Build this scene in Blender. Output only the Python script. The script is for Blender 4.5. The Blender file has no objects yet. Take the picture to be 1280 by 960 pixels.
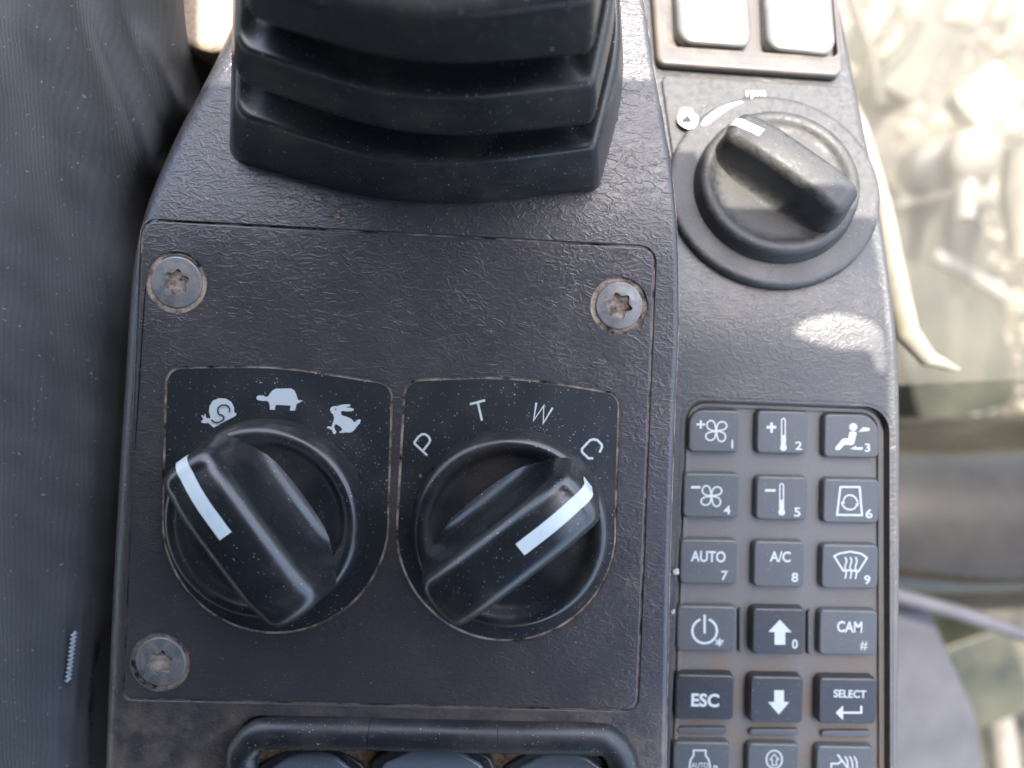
import bpy, bmesh, math, random
import numpy as np
from mathutils import Vector, Matrix, Quaternion
from mathutils.geometry import delaunay_2d_cdt
random.seed(7); rng = np.random.default_rng(7)
S = bpy.context.scene
COL = S.collection
MM = 0.001

# ------------------------------------------------------------------ camera
F = 975.0                      # focal length in photo pixels (1280 wide)
DIST = 170.0                   # mm above the panel plane
NAD = (0.0, 80.0)              # pixel offset of the point straight below the lens
cam_d = bpy.data.cameras.new('camera'); cam = bpy.data.objects.new('camera', cam_d); COL.objects.link(cam)
cam_d.sensor_width = 36; cam_d.lens = F/1280*36
cam_d.clip_start = 0.005; cam_d.clip_end = 200
_down = Vector((NAD[0], NAD[1], -F)).normalized()
QC = _down.rotation_difference(Vector((0, 0, -1)))
cam.rotation_mode = 'QUATERNION'; cam.rotation_quaternion = QC
cam.location = (0, 0, DIST*MM)
cam_d.dof.use_dof = True; cam_d.dof.focus_distance = 0.163; cam_d.dof.aperture_fstop = 7.5
S.camera = cam

# ------------------------------------------------------------------ sky, sun, exposure
SUN = Vector((0.10, 0.36, 0.93)).normalized()
w = bpy.data.worlds.new('World'); S.world = w; w.use_nodes = True
nt = w.node_tree; bg = nt.nodes['Background']
sky = nt.nodes.new('ShaderNodeTexSky'); sky.sky_type = 'NISHITA'; sky.sun_disc = False
sky.sun_elevation = math.asin(SUN.z); sky.sun_rotation = math.atan2(SUN.x, SUN.y)
sky.dust_density = 2.8; sky.air_density = 1.0; sky.ozone_density = .7
nt.links.new(sky.outputs[0], bg.inputs[0]); bg.inputs[1].default_value = 0.15
sd = bpy.data.lights.new('sun', 'SUN'); sd.energy = 2.0; sd.angle = math.radians(0.4); sd.color = (1, .93, .82)
so = bpy.data.objects.new('sun', sd); COL.objects.link(so)
so.rotation_euler = SUN.to_track_quat('Z', 'Y').to_euler(); so.location = (0.2, 0.5, 1)
vs = S.view_settings; vs.view_transform = 'Standard'; vs.look = 'None'; vs.exposure = 2.28; vs.gamma = 1
vs.use_curve_mapping = False
try:
    S.cycles.use_adaptive_sampling = True; S.cycles.use_denoising = True
    S.cycles.max_bounces = 6; S.cycles.caustics_reflective = False; S.cycles.sample_clamp_indirect = 6
except Exception: pass

# ------------------------------------------------------------------ measuring helpers (mm)
_RM = QC.to_matrix()
def ray(px, py):
    return _RM @ Vector((px-640, 480-py, -F))
def P(px, py, z=0.0):
    d = ray(px, py); t = (z-DIST)/d.z
    return np.array((d.x*t, d.y*t, z))
def PW(px, py, W):
    z = 0.0
    for _ in range(25):
        p = P(px, py, z); z = 0.5*z + 0.5*W(p[0], p[1])
    p = P(px, py, z); return np.array((p[0], p[1], W(p[0], p[1])))
def pxs(pts, W=0.0):
    f = (lambda a, b: PW(a, b, W)) if callable(W) else (lambda a, b: P(a, b, W))
    return np.array([f(a[0], a[1])[:2] for a in pts])
def on_plane(px, py, M):        # local coords on the plane z=0 of matrix M (mm)
    d = ray(px, py); o = Vector((0, 0, DIST)); n = M.to_3x3() @ Vector((0, 0, 1)); c = M.translation
    t = (c-o).dot(n)/d.dot(n); q = M.inverted() @ (o + d*t); return np.array((q.x, q.y))
def rounded(pts, seg=8):
    out = []; n = len(pts)
    for i in range(n):
        p = np.array(pts[i][:2], float); r = pts[i][2] if len(pts[i]) > 2 else 0
        if r <= 0: out.append(p); continue
        a = np.array(pts[i-1][:2], float)-p; b = np.array(pts[(i+1) % n][:2], float)-p
        la, lb = np.linalg.norm(a), np.linalg.norm(b); a /= la; b /= lb
        ang = math.acos(np.clip(a@b, -1, 1)); t = min(r/math.tan(ang/2), la*.49, lb*.49); r = t*math.tan(ang/2)
        c = p + (a+b)/np.linalg.norm(a+b)*(r/math.sin(ang/2))
        s = p+a*t-c; e = p+b*t-c
        a0 = math.atan2(s[1], s[0]); da = (math.atan2(e[1], e[0])-a0+math.pi) % (2*math.pi)-math.pi
        for k in range(seg+1):
            q = a0+da*k/seg; out.append(c+r*np.array((math.cos(q), math.sin(q))))
    return np.array(out)
def catmull(pts, n=8, closed=False):
    p = [np.array(a, float) for a in pts]; out = []; m = len(p)
    for i in range(m if closed else m-1):
        p0 = p[(i-1) % m] if closed or i > 0 else 2*p[0]-p[1]; p1 = p[i]; p2 = p[(i+1) % m]
        p3 = p[(i+2) % m] if closed or i+2 < m else 2*p[-1]-p[-2]
        for k in range(n):
            t = k/n; out.append(.5*((2*p1)+(-p0+p2)*t+(2*p0-5*p1+4*p2-p3)*t*t+(-p0+3*p1-3*p2+p3)*t**3))
    if not closed: out.append(p[-1])
    return np.array(out)
def area(l): x, y = l[:, 0], l[:, 1]; return .5*np.sum(x*np.roll(y, -1)-np.roll(x, -1)*y)
def ccw(l): return l if area(l) > 0 else l[::-1]
def resample(l, step):
    out = []
    for i in range(len(l)):
        a, b = l[i], l[(i+1) % len(l)]; d = np.linalg.norm(b-a)
        if d < 1e-6: continue
        k = max(1, int(math.ceil(d/step)))
        for j in range(k): out.append(a+(b-a)*j/k)
    return np.array(out)
def normals(l):                 # outward for ccw
    e = np.roll(l, -1, 0)-l; e /= np.maximum(np.linalg.norm(e, axis=1, keepdims=True), 1e-9)
    n1 = np.stack((e[:, 1], -e[:, 0]), 1); n0 = np.roll(n1, 1, 0); n = n0+n1
    n /= np.maximum(np.linalg.norm(n, axis=1, keepdims=True), 1e-9)
    return n/np.maximum((n*n1).sum(1, keepdims=True), .6)
def pip(q, l):
    x, y = q[:, 0], q[:, 1]; ins = np.zeros(len(q), bool)
    for i in range(len(l)):
        x1, y1 = l[i]; x2, y2 = l[(i+1) % len(l)]
        if y1 == y2: continue
        c = ((y1 > y) != (y2 > y)) & (x < (x2-x1)*(y-y1)/(y2-y1)+x1); ins ^= c
    return ins
def fillet(r, n=5, d0=0.0):     # quarter round going outward by r and down by r
    return [(d0+r*math.sin(k*math.pi/2/n), -r*(1-math.cos(k*math.pi/2/n))) for k in range(0, n+1)]

# ------------------------------------------------------------------ object helpers
def link(o, parent=None):
    COL.objects.link(o)
    if parent is not None: o.parent = parent
    return o
def tag(o, label=None, cat=None, group=None, kind=None):
    if label: o['label'] = label
    if cat: o['category'] = cat
    if group: o['group'] = group
    if kind: o['kind'] = kind
    return o
def root(name, loc, label, cat, group=None, rot=None):
    o = bpy.data.objects.new(name, None); o.empty_display_size = .01; link(o)
    o.location = Vector(loc)*MM
    if rot is not None: o.rotation_euler = rot
    return tag(o, label, cat, group)
def mk(name, verts, faces, m, parent=None, local=False, smooth=True, origin=None, mats=None):
    v = np.array(verts, float)
    if not local:
        if parent is not None:
            b = parent
            off = np.zeros(3)
            while b is not None: off += np.array(b.location)/MM; b = b.parent
            v = v-off
        elif origin is not None: v = v-np.array(origin)
    me = bpy.data.meshes.new(name); me.from_pydata((v*MM).tolist(), [], [list(map(int, f)) for f in faces]); me.update()
    me.materials.append(m)
    if smooth: me.polygons.foreach_set('use_smooth', [True]*len(me.polygons)); me.update()
    o = bpy.data.objects.new(name, me); link(o, parent)
    if origin is not None and parent is None and not local: o.location = Vector(origin)*MM
    return o
def join(*geo):
    V, Fc, n = [], [], 0
    for v, f in geo:
        V += [tuple(a) for a in v]; Fc += [[i+n for i in q] for q in f]; n += len(v)
    return V, Fc
def plate(outer, holes=(), z=0.0, pout=((0, 0),), phole=((0, 0),), step=2.0, grid=4.0, scale=None, hstep=None, follow=True):
    """flat or warped cap with profiled rims. profile = [(d outward, dz)], outer is the cap loop."""
    W = z if callable(z) else (lambda x, y: z)
    loops = [resample(ccw(np.array(outer)), step)]+[resample(ccw(np.array(h)), hstep or step) for h in holes]
    pts = np.concatenate(loops); lo, hi = loops[0].min(0), loops[0].max(0)
    G = []
    if grid:
        gx, gy = np.meshgrid(np.arange(lo[0]+grid*.37, hi[0], grid), np.arange(lo[1]+grid*.41, hi[1], grid))
        G = np.stack((gx.ravel(), gy.ravel()), 1); ok = pip(G, loops[0])
        for h in loops[1:]: ok &= ~pip(G, h)
        G = G[ok]
        if len(G):
            dmin = np.full(len(G), 1e9)
            for i in range(0, len(pts)): dmin = np.minimum(dmin, ((G-pts[i])**2).sum(1))
            G = G[dmin > (grid*.4)**2]
    allp = np.concatenate((pts, G)) if len(G) else pts
    E, n = [], 0
    for l in loops: E += [(n+i, n+(i+1) % len(l)) for i in range(len(l))]; n += len(l)
    vo, _, fo, _, _, _ = delaunay_2d_cdt([Vector(p) for p in allp.tolist()], E, [], 0, 1e-6)
    vo = np.array([(a.x, a.y) for a in vo]); c = np.array([vo[f].mean(0) for f in fo])
    ok = pip(c, loops[0])
    for h in loops[1:]: ok &= ~pip(c, h)
    V = [(a, b, W(a, b)) for a, b in vo]; Fc = []
    for f, k in zip(fo, ok):
        if k:
            a = vo[f]; A = area(a)
            if 2*abs(A) < 3e-4*math.sqrt(max(((a-np.roll(a, 1, 0))**2).sum(1))): continue      # slivers along straight edges
            Fc.append(list(f) if A > 0 else list(f)[::-1])
    for li, l in enumerate(loops):
        prof = pout if li == 0 else phole
        if len(prof) < 2: continue
        prof = list(prof)
        if follow: prof = [prof[0], (prof[0][0]+.2*(prof[1][0]-prof[0][0]), prof[0][1])]+prof[1:]
        N = normals(l); sg = 1 if li == 0 else -1
        sc = np.array([scale(a) for a in l]) if (scale and li == 0) else np.ones(len(l))
        prev = None
        for k, (d, dz) in enumerate(prof):
            s0 = len(V)
            q = l+sg*N*(d*sc)[:, None]
            for i in range(len(l)):
                zz = (W(q[i][0], q[i][1]) if follow else W(l[i][0], l[i][1]))+dz*(sc[i] if dz > -12 else 1)
                V.append((q[i][0], q[i][1], zz))
            if prev is not None:
                m = len(l)
                for i in range(m):
                    j = (i+1) % m
                    f = [prev+i, s0+i, s0+j, prev+j]
                    Fc.append(f if sg > 0 else f[::-1])
            prev = s0
    # merge the cap boundary with the first rim ring
    bmm = bmesh.new(); bv = [bmm.verts.new(a) for a in V]
    for f in Fc:
        try: bmm.faces.new([bv[i] for i in f])
        except ValueError: pass
    bmesh.ops.remove_doubles(bmm, verts=bmm.verts, dist=1e-4)
    bmesh.ops.delete(bmm, geom=[x for x in bmm.verts if not x.link_faces], context='VERTS')
    bmm.verts.index_update()
    V = [tuple(x.co) for x in bmm.verts]; Fc = [[x.index for x in f.verts] for f in bmm.faces]; bmm.free()
    return V, Fc
def lathe(prof, n=72, c=(0, 0, 0), closed_top=True):
    V, Fc = [], []
    for r, z in prof:
        for k in range(n):
            a = 2*math.pi*k/n; V.append((c[0]+r*math.cos(a), c[1]+r*math.sin(a), c[2]+z))
    for i in range(len(prof)-1):
        for k in range(n):
            j = (k+1) % n; Fc.append([i*n+k, i*n+j, (i+1)*n+j, (i+1)*n+k])
    if closed_top:
        Fc.append([(len(prof)-1)*n+k for k in range(n)])
    return V, Fc
def tube(path, r, n=14, caps=True, rz=None):
    p = np.array(path, float); V, Fc = [], []
    T = np.gradient(p, axis=0); T /= np.linalg.norm(T, axis=1, keepdims=True)
    up = np.array((0, 0, 1.0))
    if abs(T[0]@up) > .9: up = np.array((0, 1.0, 0))
    rr = r if hasattr(r, '__len__') else [r]*len(p)
    for i in range(len(p)):
        a = np.cross(T[i], up); a /= np.linalg.norm(a); b = np.cross(a, T[i])
        for k in range(n):
            t = 2*math.pi*k/n; V.append(p[i]+rr[i]*(math.cos(t)*a+(rz or 1)*math.sin(t)*b))
    for i in range(len(p)-1):
        for k in range(n):
            j = (k+1) % n; Fc.append([i*n+k, (i+1)*n+k, (i+1)*n+j, i*n+j][::-1])
    if caps:
        for k0, rv in ((0, 1), ((len(p)-1)*n, -1)):
            b = len(V); V += [V[k0+k] for k in range(n)]; Fc.append([b+k for k in range(n)][::rv])
    return V, Fc
def circle(c, r, n=48):
    return np.array([(c[0]+r*math.cos(2*math.pi*k/n), c[1]+r*math.sin(2*math.pi*k/n)) for k in range(n)])

# flat print: strokes and fills laid as thin sheets, each 0.012 mm above the last
class Print:
    def __init__(s, mapper, z0=0.02, th=.012):
        s.map = mapper; s.V = []; s.F = []; s.n = 0; s.z0 = z0; s.th = th; s.k = 0; s.wk = 1.0
    def _z(s): s.k += 1; return s.z0+s.th*(s.k % 24)
    def fill(s, pts, smooth=False):
        pts = catmull(pts, 5, True) if smooth else np.array(pts, float)
        q = np.array([s.map(a, b) for a, b in pts]); xy = q[:, :2]
        o = range(len(q)) if area(xy) > 0 else range(len(q))[::-1]
        xy = xy[list(o)]; zz = q[list(o), 2]; z = s._z()
        fo = delaunay_2d_cdt([Vector(p) for p in xy.tolist()], [(i, (i+1) % len(xy)) for i in range(len(xy))], [], 1, 1e-7)
        vo = np.array([(a.x, a.y) for a in fo[0]]); n = len(s.V)
        for a in vo: s.V.append((a[0], a[1], zz.mean()+z))
        for f in fo[2]:
            ok = area(vo[f]) > 0; s.F.append([n+i for i in (f if ok else f[::-1])])
    def stroke(s, pts, wd, closed=False, smooth=False, cap=False):
        if smooth: pts = catmull(pts, 5, closed)
        q = np.array([s.map(a, b) for a, b in pts]); m = len(q); z = s._z(); n = len(s.V); wd = wd*s.wk
        for i in range(m):
            a = q[(i-1) % m] if closed or i > 0 else q[i]; b = q[(i+1) % m] if closed or i < m-1 else q[i]
            d0 = (q[i]-a)[:2]; d1 = (b-q[i])[:2]
            l0, l1 = np.linalg.norm(d0), np.linalg.norm(d1)
            if l0 < 1e-9: d0 = d1; l0 = l1
            if l1 < 1e-9: d1 = d0; l1 = l0
            n0 = np.array((-d0[1], d0[0]))/l0; n1 = np.array((-d1[1], d1[0]))/l1
            nn = n0+n1; ln = np.linalg.norm(nn); nn = nn/ln if ln > .3 else n1
            h = wd/2/max(nn@n1, .5)
            s.V.append((q[i][0]+nn[0]*h, q[i][1]+nn[1]*h, q[i][2]+z)); s.V.append((q[i][0]-nn[0]*h, q[i][1]-nn[1]*h, q[i][2]+z))
        for i in range(m if closed else m-1):
            j = (i+1) % m; s.F.append([n+2*i, n+2*i+1, n+2*j+1, n+2*j])
    def text(s, txt, cx, cy, h, wfac=1.0, rot=0.0, bold=0.0, left=False):
        V, Fc = text_mesh(txt, bold); V = np.array(V)
        V[:, 0] -= (V[:, 0].min()+V[:, 0].max())/2 if not left else V[:, 0].min()
        V[:, 1] -= (V[:, 1].min()+V[:, 1].max())/2; k = h/(V[:, 1].max()-V[:, 1].min())
        V[:, 0] *= k*wfac; V[:, 1] *= k; c, sn = math.cos(rot), math.sin(rot); z = s._z(); n = len(s.V)
        for a in V:
            x, y = a[0]*c-a[1]*sn, a[0]*sn+a[1]*c
            q = s.map(cx+x, cy-y); s.V.append((q[0], q[1], q[2]+z))
        for f in Fc: s.F.append([n+i for i in f])
    def build(s, name, m, parent, local=False):
        return mk(name, s.V, s.F, m, parent, local=local, smooth=False)
_tc = {}
def text_mesh(txt, bold):
    key = (txt, bold)
    if key in _tc: return _tc[key]
    cu = bpy.data.curves.new('lettering', 'FONT'); cu.body = txt; cu.offset = bold; cu.resolution_u = 4
    ob = bpy.data.objects.new('lettering', cu); COL.objects.link(ob)
    dg = bpy.context.evaluated_depsgraph_get(); me = bpy.data.meshes.new_from_object(ob.evaluated_get(dg))
    V = [tuple(x.co) for x in me.vertices]; Fc = [list(p.vertices) for p in me.polygons]
    bpy.data.objects.remove(ob); bpy.data.curves.remove(cu); bpy.data.meshes.remove(me)
    _tc[key] = (V, Fc); return _tc[key]

# ------------------------------------------------------------------ materials
class N:
    def __init__(s, name):
        s.m = bpy.data.materials.new(name); s.m.use_nodes = True; s.t = s.m.node_tree; s.b = s.t.nodes['Principled BSDF']
        s.out = s.t.nodes['Material Output']
        s.co = s.t.nodes.new('ShaderNodeTexCoord').outputs['Object']
    def n(s, kind, **kw):
        x = s.t.nodes.new('ShaderNode'+kind)
        for k, v in kw.items(): setattr(x, k, v)
        return x
    def l(s, a, b): s.t.links.new(a, b)
    def val(s, sock, v):
        if hasattr(v, 'is_linked') or isinstance(v, bpy.types.NodeSocket): s.l(v, sock)
        else: sock.default_value = v
    def noise(s, scale, detail=3, rough=.55, dist=0.0, co=None, ntype='FBM'):
        x = s.n('TexNoise'); s.l(co or s.co, x.inputs['Vector']); x.inputs['Scale'].default_value = scale
        x.inputs['Detail'].default_value = detail; x.inputs['Roughness'].default_value = rough; x.inputs['Distortion'].default_value = dist
        return x.outputs['Fac']
    def math(s, op, a, b=0.0, clamp=False):
        x = s.n('Math', operation=op, use_clamp=clamp); s.val(x.inputs[0], a); s.val(x.inputs[1], b); return x.outputs[0]
    def ramp(s, f, a, b, lo=0.0, hi=1.0):
        x = s.n('MapRange', clamp=True); s.l(f, x.inputs[0]); x.inputs[1].default_value = a; x.inputs[2].default_value = b
        x.inputs[3].default_value = lo; x.inputs[4].default_value = hi; return x.outputs[0]
    def mix(s, f, a, b):
        x = s.n('Mix', data_type='RGBA'); s.val(x.inputs[0], f)
        for i, c in ((6, a), (7, b)):
            if isinstance(c, tuple): x.inputs[i].default_value = (*c, 1)
            else: s.l(c, x.inputs[i])
        return x.outputs[2]
    def map(s, rot=(0, 0, 0), sc=(1, 1, 1)):
        x = s.n('Mapping'); s.l(s.co, x.inputs[0]); x.inputs['Rotation'].default_value = rot; x.inputs['Scale'].default_value = sc
        return x.outputs[0]
    def bump(s, h, dist, strength=1.0, prev=None):
        x = s.n('Bump'); x.inputs['Strength'].default_value = strength; x.inputs['Distance'].default_value = dist
        s.l(h, x.inputs['Height'])
        if prev is not None: s.l(prev, x.inputs['Normal'])
        return x.outputs[0]
    def set(s, col=None, rough=None, normal=None, spec=None, metal=None, coat=None):
        b = s.b
        if col is not None:
            if isinstance(col, tuple): b.inputs['Base Color'].default_value = (*col, 1)
            else: s.l(col, b.inputs['Base Color'])
        if rough is not None: s.val(b.inputs['Roughness'], rough)
        if normal is not None: s.l(normal, b.inputs['Normal'])
        if spec is not None: b.inputs['Specular IOR Level'].default_value = spec
        if metal is not None: s.val(b.inputs['Metallic'], metal)
        if coat is not None: b.inputs['Coat Weight'].default_value = coat; b.inputs['Coat Roughness'].default_value = .25
        return s.m

DUST = (.30, .22, .16)
def leather(name, base, rough=.42, rot=.6, amp=.000065, dust=.25, low=None, dustcol=DUST):
    m = N(name)
    c1 = m.map((0, 0, rot), (.62, 1.1, 1)); c2 = m.map((0, 0, -.25), (.7, 1.1, 1))
    a = m.noise(520, 1.6, .5, .7, c1); b = m.noise(700, 1.5, .5, .6, c2)
    ra = m.ramp(m.math('ABSOLUTE', m.math('SUBTRACT', a, .5)), 0, .085, 1, 0)
    rb = m.ramp(m.math('ABSOLUTE', m.math('SUBTRACT', b, .5)), 0, .07, .6, 0)
    patch = m.ramp(m.noise(90, 2), .3, .6, .45, 1.0)
    h = m.math('MULTIPLY', m.math('MAXIMUM', ra, rb), patch)
    nb = m.bump(h, amp, .9)
    fine = m.noise(2200, 2, .6); nb = m.bump(fine, .000014, .6, nb)
    d = m.ramp(m.noise(45, 5, .65), .48, .75, 0, dust)
    if low is not None:
        yy = m.n('SeparateXYZ'); m.l(m.co, yy.inputs[0]); k = m.ramp(yy.outputs[1], low, low-.008, 0, 1)
        d = m.math('MAXIMUM', d, m.math('MULTIPLY', k, m.ramp(m.noise(110, 6, .7), .42, .66, .05, .55)))
    sp = m.ramp(m.noise(2600, 1, .5), .735, .76, 0, .7)
    col = m.mix(d, base, dustcol); col = m.mix(sp, col, (.5, .47, .42))
    rg = m.math('ADD', m.ramp(m.noise(60, 4), .3, .7, rough-.05, rough+.08), m.math('MULTIPLY', h, -.06))
    return m.set(col, rg, nb, .85)
def plastic(name, base, rough=.3, dust=.2, dustcol=DUST, spk=.6, fine=.00001, spec=.8, scale=60, lo=.5, low=None):
    m = N(name)
    d = m.ramp(m.noise(scale, 6, .68), lo, lo+.28, 0, dust)
    if low is not None:
        yy = m.n('SeparateXYZ'); m.l(m.co, yy.inputs[0]); k = m.ramp(yy.outputs[1], low, low-.03, 0, 1)
        d = m.math('MAXIMUM', d, m.math('MULTIPLY', k, m.ramp(m.noise(180, 6, .7), .40, .62, .1, .7)))
    sp = m.ramp(m.noise(2300, 1, .5), .73, .755, 0, spk)
    col = m.mix(d, base, dustcol); col = m.mix(sp, col, (.55, .52, .48))
    rg = m.math('ADD', m.ramp(m.noise(90, 5), .3, .7, rough-.04, rough+.1), m.math('MULTIPLY', d, .6))
    nb = m.bump(m.noise(3800, 3, .6), fine, .7)
    return m.set(col, rg, nb, spec)
M = {}
M['console'] = leather('console leather grain plastic', (.053, .050, .053), .36, dust=.12, low=-.066)
M['panel'] = leather('panel leather grain plastic', (.053, .049, .052), .36, rot=.5, dust=.12)
M['side'] = leather('side console plastic', (.054, .054, .053), .40, rot=.9, amp=.00005, dust=.12)
M['label'] = plastic('label plate plastic', (.014, .018, .021), .42, dust=.10, spk=.9)
M['knob'] = plastic('knob plastic', (.013, .015, .018), .27, dust=.16, fine=.000004, spec=1.0)
M['knob_dusty'] = plastic('dusty knob plastic', (.018, .019, .020), .35, dust=.45, spk=.5, scale=600, lo=.3, dustcol=(.105, .10, .088))
M['plate_dusty'] = plastic('dusty plate plastic', (.022, .024, .026), .38, dust=.32, spk=.5, scale=700, lo=.3, dustcol=(.22, .20, .18))
M['bellows'] = plastic('bellows rubber', (.020, .021, .022), .29, dust=.18, spk=.8)
M['keymat'] = plastic('keypad rubber', (.15, .146, .136), .5, dust=.35, spk=.3, dustcol=(.24, .17, .115), low=.004)
M['key'] = plastic('grey key rubber', (.082, .087, .086), .38, dust=.12, spk=.3)
M['key_dark'] = plastic('dark key rubber', (.026, .027, .029), .32, dust=.10, spk=.4)
M['switch'] = plastic('switch plastic', (.12, .14, .16), .22, dust=.15, spk=.5)  # base lightened to blue grey for the sky reflection on the caps
M['frame'] = plastic('switch frame plastic', (.014, .016, .020), .36, dust=.18, spk=.8)
M['rocker_glare'] = plastic('glared dusty rocker plastic', (.15, .148, .138), .3, dust=.35, spk=.2, dustcol=(.45, .40, .33))  # pale base stands in for sun glare on dark plastic, dust over it
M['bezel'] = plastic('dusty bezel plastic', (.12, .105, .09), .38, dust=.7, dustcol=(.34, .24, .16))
def mdirt():
    m = N('packed dirt')
    f = m.noise(900, 5, .7); c = m.mix(m.ramp(f, .35, .65), (.05, .03, .02), (.30, .19, .11))
    return m.set(c, .9, m.bump(f, .0001, .8), .1)
M['dirt'] = mdirt()
def mgroove():
    m = N('groove dust')
    f = m.noise(160, 5, .7); c = m.mix(m.ramp(f, .38, .62), (.03, .024, .02), (.55, .43, .33))
    return m.set(c, .9, m.bump(m.noise(1500, 3), .00005, .8), .1)
M['groove'] = mgroove()
def mprint():
    m = N('printed white')
    c = m.mix(m.ramp(m.noise(900, 5, .7), .62, .75), (.60, .64, .62), (.3, .3, .28)); return m.set(c, .5, None, .4)
M['print'] = mprint()
def mpw():
    m = N('pointer white'); c = m.mix(m.ramp(m.noise(300, 5, .7), .5, .8, 0, .3), (.66, .71, .70), (.4, .38, .33)); return m.set(c, .35, None, .5)
M['pointer'] = mpw()
M['line_dark'] = N('print gap').set((.02, .025, .03), .5)
def mscrew():
    m = N('zinc screw steel')
    f = m.noise(700, 5, .7); col = m.mix(m.ramp(f, .45, .7), (.27, .28, .28), (.26, .19, .14))
    return m.set(col, m.ramp(m.noise(500, 4), .3, .7, .3, .6), m.bump(m.noise(1800, 4), .00006, .7), .5, m.ramp(f, .4, .65, .7, .1))
M['screw'] = mscrew()
def mcloth():
    m = N('ribbed dark cloth')
    mp = m.map((0, 0, .05)); wv = m.n('TexWave', wave_type='BANDS', bands_direction='X', wave_profile='SIN')
    m.l(mp, wv.inputs['Vector']); wv.inputs['Scale'].default_value = 300; wv.inputs['Distortion'].default_value = 2.2
    wv.inputs['Detail'].default_value = 2; wv.inputs['Detail Scale'].default_value = 2.5
    fz = m.noise(2500, 3, .7); h = m.math('ADD', m.math('MULTIPLY', m.math('MULTIPLY', wv.outputs['Fac'], .7), m.ramp(m.noise(120, 3), .3, .7, .25, 1)), m.math('MULTIPLY', fz, 1.6))
    big = m.ramp(m.noise(28, 4, .6), .3, .7)
    c = m.mix(big, (.034, .035, .035), (.066, .065, .063)); c = m.mix(m.math('MULTIPLY', h, .35), c, (.11, .115, .118))
    c = m.mix(m.ramp(m.noise(900, 1), .73, .76, 0, .6), c, (.3, .28, .25))
    m.set(c, .9, m.bump(h, .00013, .75), .15); m.b.inputs['Sheen Weight'].default_value = .35; m.b.inputs['Sheen Roughness'].default_value = .5
    return m.m
M['cloth'] = mcloth()
def simple(name, a, b, sc, rough, bump=.0002, spec=.4, metal=0):
    m = N(name); f = m.noise(sc, 5, .65); return m.set(m.mix(m.ramp(f, .35, .65), a, b), rough, m.bump(f, bump, .6), spec, metal)
M['thread'] = simple('grey thread', (.30, .33, .34), (.5, .53, .53), 1500, .8, .00005)
M['beige'] = simple('beige cover', (.40, .32, .25), (.52, .42, .33), 900, .6, .0004)
M['floor'] = simple('cab floor', (.012, .011, .007), (.11, .096, .062), 26, .5, .001)
M['blocker'] = simple('blocker_grey', (.05, .05, .05), (.07, .07, .07), 30, .8)  # for the added sheet that blocks the sun
M['paint'] = simple('pale painted metal', (.20, .18, .135), (.32, .29, .22), 60, .35)
M['paint_grey'] = simple('lilac grey metal', (.055, .054, .060), (.08, .079, .088), 40, .35)
M['dark'] = simple('dark machinery', (.025, .027, .018), (.07, .07, .045), 25, .4)
M['olive'] = simple('dark olive tube', (.012, .010, .007), (.028, .024, .017), 20, .16)
M['brass'] = simple('pale fitting', (.16, .15, .125), (.27, .25, .21), 80, .3)
M['crumb'] = simple('dried crumb', (.20, .10, .06), (.40, .26, .18), 900, .9)
M['speck'] = simple('pale dust speck', (.38, .34, .30), (.6, .57, .52), 900, .9)
def mglass():
    m = N('dusty window pane'); g = m.n('BsdfGlossy'); g.inputs['Roughness'].default_value = .02
    t = m.n('BsdfTransparent'); d = m.n('BsdfDiffuse'); d.inputs['Color'].default_value = (.60, .54, .40, 1)
    tr = m.n('BsdfTranslucent'); tr.inputs['Color'].default_value = (.60, .54, .40, 1)
    ms = m.n('MixShader'); m.l(d.outputs[0], ms.inputs[1]); m.l(tr.outputs[0], ms.inputs[2]); ms.inputs[0].default_value = .4
    f = m.noise(9, 4, .6); st = m.n('TexNoise'); mp = m.map((0, 0, 0), (14, 1, 1)); m.l(mp, st.inputs['Vector']); st.inputs['Scale'].default_value = 12; st.inputs['Detail'].default_value = 4
    amt = m.math('ADD', m.ramp(f, .3, .7, .02, .09), m.ramp(st.outputs['Fac'], 0.45, .75, 0, .07))
    m2 = m.n('MixShader'); m.l(amt, m2.inputs[0]); m.l(t.outputs[0], m2.inputs[1]); m.l(ms.outputs[0], m2.inputs[2])
    m3 = m.n('MixShader'); m3.inputs[0].default_value = .012; m.l(m2.outputs[0], m3.inputs[1]); m.l(g.outputs[0], m3.inputs[2])
    m.l(m3.outputs[0], m.out.inputs['Surface']); return m.m
M['glass'] = mglass()

# ------------------------------------------------------------------ surfaces of the two consoles
Y0 = P(640, 335)[1]
def W1(x, y):                    # raised centre console: flat, falling away towards the levers
    t = max(0.0, y-Y0); R = 68.0; m = 15.0
    return -(t*t)/(2*R) if t < m else -(m*m)/(2*R)-(t-m)*m/R
Y1 = P(980, 440, -10)[1]
def W2(x, y):
    t = max(0.0, y-Y1); R = 52.0; m = 19.0
    return -10-((t*t)/(2*R) if t < m else (m*m)/(2*R)+(t-m)*m/R)

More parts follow.
